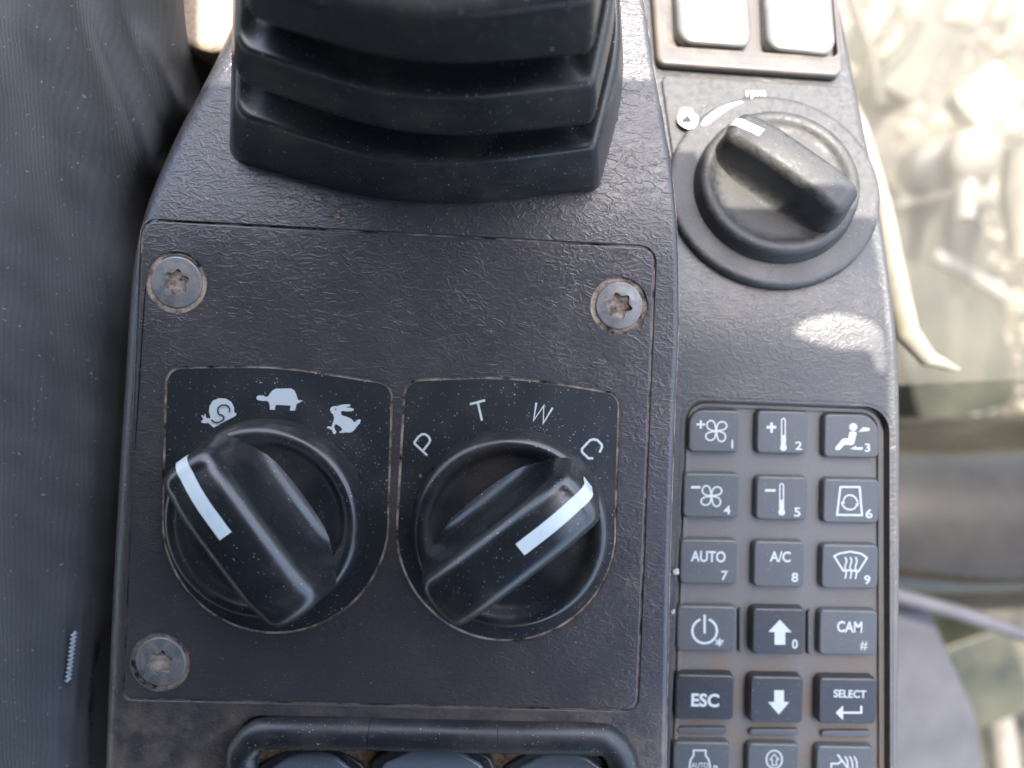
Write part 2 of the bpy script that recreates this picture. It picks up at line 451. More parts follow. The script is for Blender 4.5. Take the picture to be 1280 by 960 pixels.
# ------------------------------------------------------------------ the cab floor and the added shade blocker
fl = mk('cab_floor', [(-2500, -2500, -420), (2500, -2500, -420), (2500, 2500, -420), (-2500, 2500, -420)], [[0, 1, 2, 3]], M['floor'], smooth=False)
tag(fl, 'pale sunlit floor far below the console, out of focus', None, None, 'structure')
H = 235.0
def sh(px, py):                  # blocker point whose shadow falls at this spot of the panel plane
    p = P(px, py, 0); return (p[0]+SUN.x/SUN.z*H, p[1]+SUN.y/SUN.z*H)
ro = [sh(-6000, -75), sh(222, -75), sh(222, 74), sh(292, 74), sh(292, -75), sh(757, -75), sh(757, 64), sh(832, 68), sh(834, 110), sh(884, 112), sh(914, 113), sh(928, 220), sh(1146, 224), sh(1146, 9000), sh(-6000, 9000)]
hole = [sh(*a) for a in catmull([(1020, 390), (1050, 371), (1090, 366), (1128, 380), (1140, 400), (1143, 440), (1132, 446), (1118, 418), (1080, 416), (1050, 408)], 4, True)]
V, Fc = plate(np.array(ro), [np.array(hole)], H, [(0, 0), (0, 1)], [(0, 0), (0, 1)], step=400, grid=0, hstep=3)  # unseen added sheet, outline and hole cut to place shade edges and sun patch
tag(mk('shade_blocker', V, Fc, M['blocker'], smooth=False), 'unseen added roof panel above the console, outside the picture', None, None, 'structure')

# right-hand view out past the console
def box_on(px0, py0, px1, py1, z, th, rot=0.0):
    a = P(px0, py0, z); b = P(px1, py1, z); c = (a+b)/2; w, h = abs(b[0]-a[0])/2, abs(b[1]-a[1])/2
    q = rounded([(-w, -h, min(w, h)*.3), (w, -h, min(w, h)*.3), (w, h, min(w, h)*.3), (-w, h, min(w, h)*.3)], 4)
    R = np.array(((math.cos(rot), -math.sin(rot)), (math.sin(rot), math.cos(rot))))
    q = q@R.T+c[:2]
    e = min(2.0, th*.3); return plate(q, (), z, fillet(e)+[(e, -th)], step=10, grid=0)
def bg(name, geo, m, label, cat, group=None):
    V, Fc = geo; V = np.array(V); c = V.mean(0); return tag(mk(name, V, Fc, m, origin=c), label, cat, group)
bg('metal_tube', tube([P(1060, 640, -200), P(1150, 642, -200), P(1290, 636, -200), P(1900, 600, -200)], 46, 40), M['olive'],
   'thick dark olive tube lying across behind the keypad, out of focus', 'tube')
bg('glare_strip', tube([P(a, b, z) for a, b, z in ((1000, -40, -75), (1035, 60, -72), (1078, 165, -68), (1101, 255, -64), (1117, 345, -60), (1133, 415, -60), (1160, 448, -60), (1198, 462, -62))], [1, 1.2, 2.4, 3.2, 3.6, 3.6, 2.6, .7], 16), M['paint'],
   'white strip standing in for the glare along the right edge of the console', 'glare strip')  # solid piece added in place of a blown-out highlight
bg('machine_block', box_on(1130, 250, 1240, 520, -330, 60, .25), M['dark'], 'dark olive machinery block seen through dusty glass at the right', 'machine part')
bg('machine_block', box_on(1120, 20, 1170, 120, -350, 40, -.5), M['dark'], 'dark blurred bracket below the glass near the top right rockers', 'machine part')
bg('square_plate', box_on(1208, 92, 1268, 148, -300, 14, .72), M['paint'], 'white diamond shaped plate tilted on its corner, top right', 'plate')
bg('pipe_fitting', lathe([(0.1, -40), (16, -40), (16, -10), (10, -8), (10, 10), (14, 12), (14, 22), (.1, 24)], 24, tuple(P(1195, 200, -300))), M['brass'], 'round pale pipe fitting beside the diamond plate, blurred', 'pipe fitting')
bg('pipe', tube([P(1212, 190, -290), P(1208, 235, -285), P(1206, 275, -280)], [9, 6, 5], 16), M['brass'], 'short upright pale pipe below the round fitting', 'pipe')
bg('rod', tube([P(1165, 318, -330), P(1215, 345, -330), P(1258, 372, -330)], 4.5, 16), M['brass'], 'thin pale rod slanting down to the right above the olive tube', 'rod')
bg('pale_post', tube([P(1290, 190, -280), P(1278, 240, -280), P(1272, 320, -280)], [14, 12, 5], 16), M['paint'], 'white post cut by the right edge of the picture', 'post')
for k, (a, b, c, d) in enumerate(((1062, -10, 1100, 130), (1085, 60, 1125, 10), (1098, 95, 1150, 30))):
    bg('cable', tube([P(a, b, -240), P((a+c)/2+6, (b+d)/2, -235), P(c, d, -240)], 3.2, 10), M['dark'],
       ['dark cable running down beside the sunlit rocker bezel', 'dark cable slanting up from the bezel corner', 'lowest dark slanting cable right of the bezel'][k], 'cable')
bg('round_cap', lathe([(.1, 6), (12, 6), (13, 4), (13, -8)][::-1], 24, tuple(P(1092, 46, -250))), M['paint'], 'small round white cap right of the rocker switches, blurred', 'cap')
bg('grey_panel', plate(pxs([(1090, 745), (1150, 752), (1215, 900), (1240, 1100), (1090, 1100)], -180), (), -180, fillet(3)+[(3, -20)], step=15, grid=0), M['paint_grey'],
   'lilac grey metal panel below the olive tube, right of the keypad', 'panel')
bg('machine_block', box_on(1180, 800, 1275, 905, -300, 60, .35), M['dark'], 'dark wedge of machinery in the lower right corner', 'machine part')
bg('pale_strip', tube([P(1222, 810, -320), P(1245, 880, -320), P(1262, 1000, -320)], 9, 16), M['brass'], 'pale upright strip in the lower right corner, out of focus', 'strip')
bg('tube_rail', tube([P(1100, 738, -150), P(1200, 766, -150), P(1300, 800, -150), P(1500, 860, -150)], 3.2, 14), M['paint_grey'], 'thin pale rail along the lower side of the olive tube', 'rail')
a = [P(1040, -500, -95), P(2400, -500, -60), P(2400, 420, -60), P(1040, 486, -95)]
bg('window_pane', join((a, [[0, 1, 2, 3]]), ([q-np.array((0, 0, 4.0)) for q in a], [[3, 2, 1, 0]])), M['glass'], 'dusty scratched glass pane to the right of the console', 'window pane')

# sunlit cover showing between the trouser leg and the bellows
V, Fc = plate(pxs([(170, -200), (330, -200), (320, 50), (262, 54), (170, 30)], -14), (), -14, fillet(2)+[(2, -60)], step=6, grid=0)
tag(mk('seat_cover', V, Fc, M['beige'], origin=V[0]), 'sunlit beige textured cover between the trouser leg and the bellows', 'cover')

# ------------------------------------------------------------------ centre console
LP = [(118, 1150), (122, 960), (133, 700), (146, 480), (155, 345), (168, 275), (185, 225), (214, 160), (246, 100), (276, 40), (292, 0), (310, -60), (330, -300)]
RP = [(760, -300), (790, -60), (806, 0), (816, 67), (828, 134), (840, 205), (848, 290), (850, 400), (846, 500), (841, 640), (837, 800), (834, 960), (830, 1150)]
RL, RR = 5.0, 5.0
outl = ccw(np.concatenate((pxs(catmull(LP, 5), W1), pxs(catmull(RP, 5), W1))))
def side_scale(p): return 1.0 if p[0] < P(450, 480)[0] else .3
sc = np.array([side_scale(p) for p in outl]); cap = outl-normals(outl)*(RL*sc)[:, None]
panel_px = [(176, 272, 20), (822, 307, 22), (799, 891, 18), (151, 876, 14)]
panel_out = ccw(pxs(rounded(panel_px, 8), W1))
sw_px = [(298, 893, 30), (792, 907, 44), (800, 1120), (290, 1120)]
sw_out = ccw(pxs(rounded(sw_px, 8), W1))
console = root('armrest_console', (*P(500, 500)[:2], -60), 'dark leather grained armrest console body carrying the lever boot and knob panel', 'console')
V, Fc = plate(cap, [panel_out, sw_out], W1, fillet(RL, 7)+[(RL+.4, -12.5), (RL+.8, -60)], [(0, 0), (.12, -.05), (.2, -.2), (.2, -2.2)], step=2, grid=4, scale=side_scale)
mk('console_body', V, Fc, M['console'], console)
V, Fc = plate(panel_out+normals(panel_out)*.3, (), lambda x, y: W1(x, y)-.5, step=4, grid=8)
mk('groove_dirt', V, Fc, M['groove'], console)
V, Fc = plate(sw_out+normals(sw_out)*.3, (), -2.0, step=4, grid=8)
mk('switch_well', V, Fc, M['dirt'], console)
# worn pale line on the right-hand corner: a thin moulded lip
lip = pxs(catmull(RP, 5), W1); lip = [(a-.1, b, W1(a, b)-1.45) for a, b in lip]
V, Fc = tube(lip, .22, 8); mk('edge_lip', V, Fc, M['groove'], console)

# ------------------------------------------------------------------ control panel
def arc(c, r, a0, a1, n): return [(c[0]+r*math.cos(math.radians(a0+(a1-a0)*k/n)), c[1]+r*math.sin(math.radians(a0+(a1-a0)*k/n))) for k in range(n+1)]
def lab(tl, tm, tr, c, r, sx=1.0):
    return rounded([(tl[0], tl[1], 22), (tm[0], tm[1], 600), (tr[0], tr[1], 20)]+[(a, b) for a, b in arc(c, r, -4, 184, 40)], 8)
labL_px = lab((206, 458), (345, 456), (492, 479), (344, 650), 143)
labR_px = lab((505, 474), (640, 469), (776, 491), (633, 664), 138.5)
labs = [ccw(pxs(l, W1)) for l in (labL_px, labR_px)]
SC = [(220, 353), (774, 382), (200, 828)]
scr = [PW(a, b, W1) for a, b in SC]; SR = (6.45, 6.0, 6.55)
panel = root('control_panel', (*P(487, 580)[:2], -.8), 'screwed down leather grained panel with two dark label plates', 'control panel')
pc = panel_out-normals(panel_out)*.5
V, Fc = plate(pc-normals(pc)*.5, labs+[circle(c[:2], r+.25, 48) for c, r in zip(scr, SR)], W1,
              [(.0, 0), (.25, -.05), (.38, -.18), (.42, -.35), (.42, -.74)],
              [(-.5, 0), (-.3, -.03), (-.15, -.12), (-.03, -.32), (0, -.74)], step=2, grid=4, hstep=1.0)
mk('face', V, Fc, M['panel'], panel)
for c, r in zip(scr, SR):        # countersunk seats
    V, Fc = lathe([(r+.25, -.70), (r-.1, -.72), (r-.6, -.9)], 48, (c[0], c[1], c[2]), False); mk('screw_seat', V, Fc, M['dirt'], panel)
names = ('label plate printed with snail, turtle and rabbit', 'label plate printed with the letters P T W C')
prints = []
for l, t in zip(labs, names):
    q = l-normals(l)*.5
    V, Fc = plate(q-normals(q)*.12, (), lambda x, y: W1(x, y)-.22, [(0, 0), (.08, -.03), (.12, -.1), (.12, -.5)], step=2, grid=5)
    o = mk('label_plate', V, Fc, M['label'], panel); o['label'] = t; prints.append(o)
    q2 = l+normals(l)*.02
    V, Fc = plate(q2, (), lambda x, y: W1(x, y)-.34, step=2, grid=8); mk('plate_dirt', V, Fc, M['groove'], panel)
def mapL(ox, oy, k, z=-.22): return lambda a, b: P(ox+a/k, oy+b/k, z)
pr = Print(mapL(180, 440, 4))
pr.fill([(325, 300), (328, 270), (345, 243), (375, 231), (410, 233), (438, 250), (450, 275), (452, 303), (463, 306), (460, 318), (348, 378), (322, 355), (302, 356), (285, 352), (290, 341), (299, 336), (292, 326), (286, 318), (292, 316), (300, 324), (302, 314), (306, 308), (309, 314), (309, 326), (320, 332), (333, 330)])
pr.build('snail_symbol', M['print'], prints[0])
pd = Print(mapL(180, 440, 4), .34)
pd.stroke([(338, 338), (360, 350), (388, 346), (403, 330), (395, 316), (378, 310), (372, 290), (380, 272), (400, 264), (420, 268), (431, 284), (428, 300)], .3, smooth=True)
pd.build('print_gap', M['line_dark'], prints[0]); pd = Print(mapL(180, 440, 4), .34); pd.fill(circle((960, 285), 4, 8)); pd.build('rabbit_eye', M['line_dark'], prints[0])
pr = Print(mapL(180, 440, 4))
pr.fill([(562, 228), (566, 221), (575, 217), (595, 217), (610, 225), (620, 222), (630, 207), (643, 192), (660, 183), (735, 182), (752, 192), (763, 215), (770, 240), (797, 243), (775, 254), (763, 260), (760, 275), (755, 293), (730, 293), (731, 282), (735, 268), (660, 264), (656, 275), (655, 289), (628, 288), (630, 272), (625, 252), (612, 243), (600, 245), (580, 243), (566, 238)])
pr.build('turtle_symbol', M['print'], prints[0])
pr = Print(mapL(180, 440, 4))
pr.fill([(930, 288), (936, 277), (948, 271), (965, 271), (990, 263), (1012, 261), (1033, 263), (1031, 270), (1008, 277), (1035, 279), (1051, 286), (1044, 295), (1018, 297), (990, 294), (984, 305), (990, 317), (1012, 323), (1036, 334), (1053, 352), (1063, 342), (1074, 337), (1084, 339), (1080, 356), (1064, 373), (1052, 390), (1036, 402), (1008, 402), (985, 405), (975, 401), (992, 389), (985, 376), (968, 364), (958, 360), (950, 372), (955, 388), (962, 400), (955, 411), (946, 408), (941, 392), (928, 384), (914, 380), (920, 372), (938, 373), (945, 352), (951, 330), (946, 312), (936, 303)])
pr.build('rabbit_symbol', M['print'], prints[0])
m6 = mapL(480, 440, 4)
for nm, st in (('letter', [[(216, 517), (150, 455)], [(150, 455), (172, 424), (190, 411), (208, 412), (224, 424), (231, 440), (226, 454), (197, 491)]]),
               ('letter', [[(430, 261), (506, 241)], [(469, 253), (490, 343)]]),
               ('letter', [[(762, 253), (748, 342), (799, 268), (796, 356), (843, 279)]]),
               ('letter', [[(1046, 531), (1022, 531), (990, 500), (990, 484), (1030, 441), (1048, 436), (1066, 440), (1088, 462), (1090, 476), (1077, 502)]])):
    pr = Print(m6)
    for s_ in st: pr.stroke(s_, .5 if len(st) == 2 or len(s_) > 6 else .42)
    pr.build(nm, M['print'], prints[1])

# ------------------------------------------------------------------ screws
def star(c, R1, R2, n=6, seg=6, a0=0.0):
    out = []
    for k in range(n*seg):
        a = 2*math.pi*k/(n*seg); t = (1+math.cos(n*a))/2; out.append((c[0]+(R2+(R1-R2)*t**1.4)*math.cos(a+a0), c[1]+(R2+(R1-R2)*t**1.4)*math.sin(a+a0)))
    return np.array(out)
slab = ('zinc screw top left of the knob panel, its star socket filled with tan dirt', 'darker screw at the top right corner of the knob panel', 'rusty screw at the bottom left corner of the knob panel, socket packed with brown dirt')
for i, (c, r) in enumerate(zip(scr, SR)):
    s_ = root('screw', (c[0], c[1], c[2]-1.0), slab[i], 'screw', 'star socket screws of the knob panel')
    hr = r-.85; dome = lambda x, y: 1.15-.28*((x*x+y*y)/hr/hr)+.10*math.exp(-((math.hypot(x, y)-hr*.55)/.5)**2)
    V, Fc = plate(circle((0, 0), hr-.35, 56), [star((0, 0), 3.0, 2.15, a0=.3+i*.5)], dome, [(0, 0), (.2, -.06), (.32, -.2), (.35, -.45), (.35, -1.0)], [(-.12, .0), (0, -.15), (.1, -1.4)], step=.7, grid=.8, hstep=.3)
    mk('screw_head', V, Fc, M['screw'], s_, local=True)
    V, Fc = lathe([(hr+.75, .02), (hr+.72, .20), (hr+.5, .36), (hr+.25, .40), (hr-.1, .25)], 56, closed_top=False)
    mk('washer', V, Fc, M['bezel'], s_, local=True)
    V, Fc = plate(circle((0, 0), 3.1, 30), (), lambda x, y: .30-.12*(x*x+y*y)/7+.1*math.sin(x*3)*math.cos(y*2.5), step=.6, grid=.6)
    mk('socket_dirt', V, Fc, M['dirt'], s_, local=True)

# ------------------------------------------------------------------ rotary knobs (one built, three placed)
KR = 21.1; KH = 23.4
def grip_outline(hw, R):
    a = math.asin(hw/R); out = [(R*math.cos(t), R*math.sin(t)) for t in np.linspace(-a, a, 12)]
    return np.array(out+[(-x, -y) for x, y in out])
def make_knob():
    r = root('rotary_knob', (0, 0, 0), 'x', 'knob')
    V, Fc = lathe([(KR+.7, .1), (KR+.7, .6), (KR+.3, 1.5), (KR+.15, 2.4), (KR, 5.6), (KR-.3, 6.6), (KR-.9, 7.3), (KR-1.7, 7.6), (KR-2.5, 7.45), (KR-3.2, 7.0), (KR-3.8, 6.3), (KR-4.4, 5.75), (KR-5.2, 5.4), (KR-6.4, 5.25), (4, 5.2)], 120)
    mk('dial', V, Fc, M['knob'], r, local=True)
    top = lambda x, y: KH-.8*(x/19.0)**2-.9*(y/6)**2-1.9*(max(0, abs(x)-8)/9)**2
    o = grip_outline(3.1, 16.2)
    o = rounded([(a, b, 1.5) for a, b in o], 3)
    prof = [(3.5*math.sin(t)**1.0, -3.9*(1-math.cos(t))) for t in np.linspace(0, math.pi/2, 10)]+[(3.62, -6.0), (3.9, -9), (4.2, -12.2)]
    prof2 = prof+[(4.5, -14.2), (4.9, -15.7), (5.6, -16.9), (6.6, -17.6), (7.6, -18.0)]
    def sc(p): return 1.0
    V, Fc = plate(o, (), top, prof2, step=.8, grid=.9, follow=False)
    V = np.array(V)
    # the part over the rim ends in line with it
    rr = np.hypot(V[:, 0], V[:, 1]); lim = KR+.02-.0*V[:, 2]; k = np.where(rr > lim, lim/np.maximum(rr, 1e-6), 1); V[:, 0] *= k; V[:, 1] *= k
    mk('grip', V, Fc, M['knob'], r, local=True)
    path = [(x, top(x, 0)+.1) for x in np.linspace(2.4, 16.2, 22)]+[(16.2+d+.1, top(16.2, 0)+dz) for d, dz in prof[1:12]]
    V, Fc = [], []; hw = 1.42
    for i, (x, z) in enumerate(path):
        for s_ in (-hw, -hw*.5, 0, hw*.5, hw): V.append((x, s_, z-.9*(s_/6)**2))
        if i:
            b = 5*i
            for k in range(4): Fc.append([b-5+k, b+k, b+k+1, b-4+k])
    mk('pointer_mark', V, Fc, M['pointer'], r, local=True)
    return r
def copy_thing(o):
    r = o.copy(); COL.objects.link(r)
    for ch in [c for c in bpy.data.objects if c.parent == o]:
        c = ch.copy(); COL.objects.link(c); c.parent = r
        for g in [g for g in bpy.data.objects if g.parent == ch]:
            d = g.copy(); COL.objects.link(d); d.parent = c
    return r
kn = make_knob(); G = 'rotary knobs with white pointer marks'
def knob_at(o, c, ang, label):
    o.location = Vector(c)*MM; o.rotation_euler = (0, 0, math.radians(ang)); tag(o, label, 'knob', G)
kL = PW(338, 645, W1); kR_ = PW(638, 657, W1)
knob_at(kn, (kL[0], kL[1], -.25), 180-54.8, 'black travel speed knob under the snail, turtle and rabbit symbols')
k2 = copy_thing(kn); knob_at(k2, (kR_[0], kR_[1], -.25), 38, 'black mode knob under the letters P T W C, pointing to C')

# ------------------------------------------------------------------ lever boot
def ring(pts, z, n=6):
    # pts: left-top, bottom-left corner, bottom mid, bottom-right corner, right mid, right-top
    A, B, Mi, Cc, D, E = pts
    px = rounded([(E[0], E[1], 60), (A[0], A[1], 60), (B[0], B[1], 26)]+[(Mi[0], Mi[1], 900), (Cc[0], Cc[1], 12), (D[0], D[1], 300)], 8)
    xy = pxs(px, z); return np.array([(a, b, z) for a, b in xy])
B0 = ((300, -330), (288, 205), (515, 265), (748, 240), (778, 110), (755, -330))
rings = [
 (((300, -330), (286, 200), (515, 268), (749, 238), (781, 110), (758, -330)), -4),
 (((300, -330), (286, 193), (515, 264), (748, 233), (781, 100), (758, -330)), 1),
 (((303, -330), (290, 150), (517, 222), (746, 192), (779, 70), (758, -330)), 10),
 (((305, -330), (293, 143), (518, 215), (744, 186), (777, 62), (757, -330)), 11.5),
 (((308, -330), (299, 138), (519, 207), (738, 180), (770, 56), (754, -330)), 12),
 (((318, -330), (312, 118), (519, 190), (722, 165), (752, 40), (745, -330)), 9.8),
 (((322, -330), (318, 90), (519, 160), (712, 140), (742, 20), (735, -330)), 8.5),
 (((310, -330), (300, 106), (519, 182), (738, 158), (768, 30), (745, -330)), 17),
 (((305, -330), (292, 98), (518, 175), (744, 152), (772, 24), (745, -330)), 18.5),
 (((305, -330), (292, 66), (518, 139), (745, 112), (772, -5), (745, -330)), 28),
 (((307, -330), (294, 58), (518, 131), (743, 104), (770, -15), (744, -330)), 29.3),
 (((313, -330), (301, 54), (519, 124), (736, 98), (763, -20), (740, -330)), 29.6),
 (((325, -330), (318, 36), (519, 100), (716, 78), (742, -40), (730, -330)), 27.2),
 (((330, -330), (322, 10), (519, 60), (708, 50), (735, -60), (725, -330)), 26),
 (((318, -330), (312, 26), (519, 92), (736, 70), (758, -50), (735, -330)), 36),
 (((313, -330), (306, 18), (519, 84), (742, 62), (764, -60), (735, -330)), 37.5),
 (((313, -330), (305, -14), (519, 36), (744, 8), (764, -90), (735, -330)), 47),
 (((315, -330), (307, -22), (519, 28), (742, 0), (762, -98), (733, -330)), 48.3),
 (((322, -330), (314, -28), (519, 20), (735, -8), (754, -105), (728, -330)), 48.6),
 (((345, -330), (340, -60), (519, -30), (710, -50), (725, -140), (715, -330)), 49)]
R_ = [ring(a, z) for a, z in rings]; n = len(R_[0]); V = np.concatenate(R_); Fc = []
for i in range(len(R_)-1):
    for k in range(n):
        j = (k+1) % n; Fc.append([i*n+k, i*n+j, (i+1)*n+j, (i+1)*n+k])
Fc.append([(len(R_)-1)*n+k for k in range(n)])
bel = mk('rubber_bellows', V, Fc, M['bellows'], origin=P(520, 0, -4))
bm_ = bmesh.new(); bm_.from_mesh(bel.data); bmesh.ops.recalc_face_normals(bm_, faces=bm_.faces); bm_.to_mesh(bel.data); bm_.free()
bel.data.polygons.foreach_set('use_smooth', [True]*len(bel.data.polygons))
sub = bel.modifiers.new('soften', 'SUBSURF'); sub.levels = 1; sub.render_levels = 2
tag(bel, 'black folded rubber bellows boot around the lever at the top', 'bellows')

# ------------------------------------------------------------------ right side console
side = root('side_console', (*P(990, 500, -10)[:2], -60), 'lower grained console strip carrying the keypad, dial and rocker bezel', 'console')
SL = [(700, 1150), (700, 480), (700, 0), (700, -300)]
SRt = [(1010, -300), (1036, -60), (1050, 0), (1068, 90), (1082, 160), (1100, 250), (1115, 350), (1124, 430), (1127, 520), (1127, 700), (1125, 900), (1124, 1150)]
so_ = ccw(np.concatenate((pxs(catmull(SL, 3), W2), pxs(catmull(SRt, 5), W2))))
rec_px = rounded([(857, 499, 24), (1112, 509, 32), (1113, 1130), (829, 1130)], 8)
rec = ccw(pxs(rec_px, W2))
rs = 1.6
V, Fc = plate(so_-normals(so_)*rs, [rec], W2, fillet(rs, 5)+[(rs+.3, -13), (rs+.6, -50)], [(-.8, 0), (-.35, -.08), (-.1, -.3), (0, -.8), (.15, -2.7)], step=2, grid=4)
mk('console_body', V, Fc, M['side'], side)

# ------------------------------------------------------------------ keypad
pad = root('keypad', (*P(975, 740, -12.5)[:2], -12.6), 'grey rubber keypad with rows of printed climate and menu keys', 'keypad')
KZ = -12.5
V, Fc = plate(rec+normals(rec)*.1, (), KZ, step=4, grid=0); mk('backing', V, Fc, M['keymat'], pad)
KT = KZ+1.9
lipx = pxs(rounded([(860, 503, 22), (1100, 512, 26), (1102, 1130), (834, 1130)], 8), KZ)
lipl = ccw(lipx); V, Fc = plate(lipl, [lipl-normals(lipl)*.7], KZ+.7, [(0, 0), (.1, -.1), (.15, -.7)], [(0, 0), (.1, -.1), (.15, -.7)], step=3, grid=0)
mk('rim', V, Fc, M['keymat'], pad)
rows = [((862, 511, 924, 566), (947, 512, 1009, 568), (1031, 516, 1098, 573)),
        ((855, 590, 924, 648), (946, 594, 1009, 651), (1030, 597, 1098, 655)),
        ((851, 673, 922, 731), (943, 675, 1005, 735), (1028, 679, 1097, 737)),
        ((847, 756, 920, 815), (941, 759, 1006, 819), (1025, 761, 1096, 820)),
        ((845, 842, 917, 901), (938, 844, 1003, 905), (1024, 846, 1095, 906)),
        ((842, 926, 912, 985), (935, 928, 998, 987), (1021, 931, 1091, 990))]
keys = {}
klab = {(3, 1): 'dark key with white up arrow and 0', (4, 0): 'dark key reading ESC', (4, 1): 'dark key with white down arrow', (4, 2): 'dark key reading SELECT over a return arrow',
        (0, 0): 'grey key with plus, fan and 1', (0, 1): 'grey key with plus, thermometer and 2', (0, 2): 'grey key with seated figure, air arrows and 3', (1, 0): 'grey key with minus, fan and 4',
        (1, 1): 'grey key with minus, thermometer and 5', (1, 2): 'grey key with recirculation symbol and 6', (2, 0): 'grey key reading AUTO and 7', (2, 1): 'grey key reading A/C and 8',
        (2, 2): 'grey key with windscreen defrost symbol and 9', (3, 0): 'grey key with power symbol and star', (3, 2): 'grey key reading CAM and hash',
        (5, 0): 'grey key with AUTO engine symbol', (5, 1): 'grey key with arrow in a circle', (5, 2): 'grey key with crossed horn symbol'}
for r in range(6):
    for c in range(3):
        x0, y0, x1, y1 = rows[r][c]
        x0 += 2; x1 -= 1; y0 += 4; y1 -= 3; rr = [4, 4, 4, 4]
        if (r, c) == (0, 0): rr[0] = 16
        if (r, c) == (0, 2): rr[1] = 22
        dk = (r, c) in ((3, 1), (4, 0), (4, 1), (4, 2)); top = KT+(.7 if dk else 0)
        q = ccw(pxs(rounded([(x0, y0, rr[0]), (x1, y0+1, rr[1]), (x1-1, y1, rr[2]), (x0-1, y1-1, rr[3])], 5), top))
        V, Fc = plate(q, (), top, fillet(.5, 5)+[(.6, -.9), (.7, KZ-top)], step=2, grid=0)
        o = mk('key', V, Fc, M['key_dark'] if dk else M['key'], pad); o['label'] = klab[(r, c)]; keys[(r, c)] = (o, top)
def barp(x0, y0, x1, y1, h):
    q = ccw(pxs(rounded([(x0, y0, 2.5), (x1, y0, 2.5), (x1, y1, 2.5), (x0, y1, 2.5)], 4), KZ+h)); return plate(q, (), KZ+h, fillet(.25, 4)+[(.3, -h)], step=3, grid=0)
for b in ((848, 911, 908, 916), (938, 913, 998, 918), (1028, 915, 1088, 920), (925, 762, 928, 814), (1011, 764, 1015, 817)):
    V, Fc = barp(*b, 1.0); mk('guide_rib', V, Fc, M['key'], pad)
def legend(rc, fn, ox, oy, k):
    o, top = keys[rc]; p = Print(lambda a, b: P(ox+a/k, oy+b/k, top), .015, .004); p.wk = 1.2; fn(p); p.build('legend', M['print'], o)
SW = .33
def fan(p, cx, cy, s):
    for a in (0, 90, 180, 270):
        pts = []
        for u, v in ((4, 3), (3, 18), (10, 36), (26, 44), (42, 40), (50, 26), (44, 12), (28, 5)):
            t = math.radians(a); pts.append((cx+s*(u*math.cos(t)-v*math.sin(t)), cy+s*(-u*math.sin(t)-v*math.cos(t))))
        p.stroke(pts, .30, True, True)
    p.fill(circle((cx, cy), 7*s, 10))
# coordinates below: crop at (820,480) x4
def f00(p): p.stroke([(202, 202), (246, 202)], .4); p.stroke([(224, 181), (224, 223)], .4); fan(p, 301, 235, 1.05); p.text('1', 381, 300, 42, 1, bold=.02)
def therm(p, x, y0, y1):
    ym = y0+(y1-y0)*.52
    p.stroke([(x-9, y1-22), (x-9, y0+9), (x-5, y0+2), (x, y0), (x+5, y0+2), (x+9, y0+9), (x+9, y1-22)], .26)
    p.stroke([(x, ym), (x, y1-18)], .62); p.fill(circle((x, y1-14), 17, 14))
def f01(p): p.stroke([(553, 216), (601, 216)], .55); p.stroke([(578, 192), (578, 244)], .5); therm(p, 637, 172, 332); p.text('2', 713, 308, 42, 1.25, bold=.02)
def f02(p):
    p.fill(circle((986, 215), 20, 14)); p.fill([(968, 238), (1000, 238), (1003, 250), (990, 300), (978, 306), (942, 304), (918, 330), (898, 330), (896, 318), (928, 278), (940, 271), (960, 272)])
    p.fill([(1012, 240), (1035, 216), (1068, 220), (1066, 234), (1040, 237)]); p.fill([(970, 325), (1000, 308), (1003, 316), (1036, 316), (1030, 330), (1000, 328)]); p.text('3', 1057, 318, 42, 1.2, bold=.02)
def f10(p): p.stroke([(175, 516), (222, 516)], .5); fan(p, 277, 560, 1.03); p.text('4', 355, 630, 44, 1.15, bold=.02)
def f11(p): p.stroke([(545, 532), (598, 532)], .5); therm(p, 628, 498, 655); p.text('5', 706, 640, 46, 1.2, bold=.02)
def f12(p):
    p.stroke([(922, 515), (1018, 515), (1030, 656), (905, 654)], .40, True)
    p.stroke([(938+28*0, 580), (946, 565), (962, 556), (982, 558), (1000, 572), (1008, 590)], .32, smooth=True)
    p.stroke([(1004, 604), (992, 622), (968, 628), (946, 620), (932, 604), (930, 594)], .32, smooth=True)
    p.fill([(924, 592), (940, 580), (944, 600)]); p.fill([(1014, 590), (996, 598), (1010, 612)]); p.text('6', 1065, 648, 46, 1.2, bold=.02)
# crop at (840,660) x4.414
def f20(p): p.text('AUTO', 200, 157, 62, .82, rot=-.03, bold=.022); p.text('7', 290, 262, 52, 1.1, bold=.02)
def f21(p): p.text('A/C', 597, 158, 60, .86, rot=-.03, bold=.022); p.text('8', 678, 272, 52, 1.1, bold=.02)
def f22(p):
    p.stroke([(895, 155), (925, 140), (985, 130), (1045, 142), (1076, 165), (1028, 240), (985, 232), (945, 236)], .36, True)
    for x in (955, 983, 1012): p.stroke([(x, 160), (x+8, 182), (x-1, 215), (x+6, 245), (x, 280)], .30, smooth=True)
    p.text('9', 1077, 285, 50, 1.1, bold=.02)
def f30(p):
    p.stroke([(180+68*math.sin(t), 568-68*math.cos(t)) for t in np.linspace(.35, 2*math.pi-.35, 26)], .48); p.stroke([(180, 478), (180, 582)], .46); p.text('*', 262, 630, 44, 1.2, bold=.02)
def f31(p): p.fill([(595, 506), (660, 575), (625, 575), (625, 644), (566, 644), (566, 575), (532, 572)]); p.text('0', 678, 640, 52, .95, bold=.02)
def f32(p): p.text('CAM', 980, 545, 62, .80, rot=-.03, bold=.022); p.text('#', 1058, 650, 50, 1.0, bold=.0)
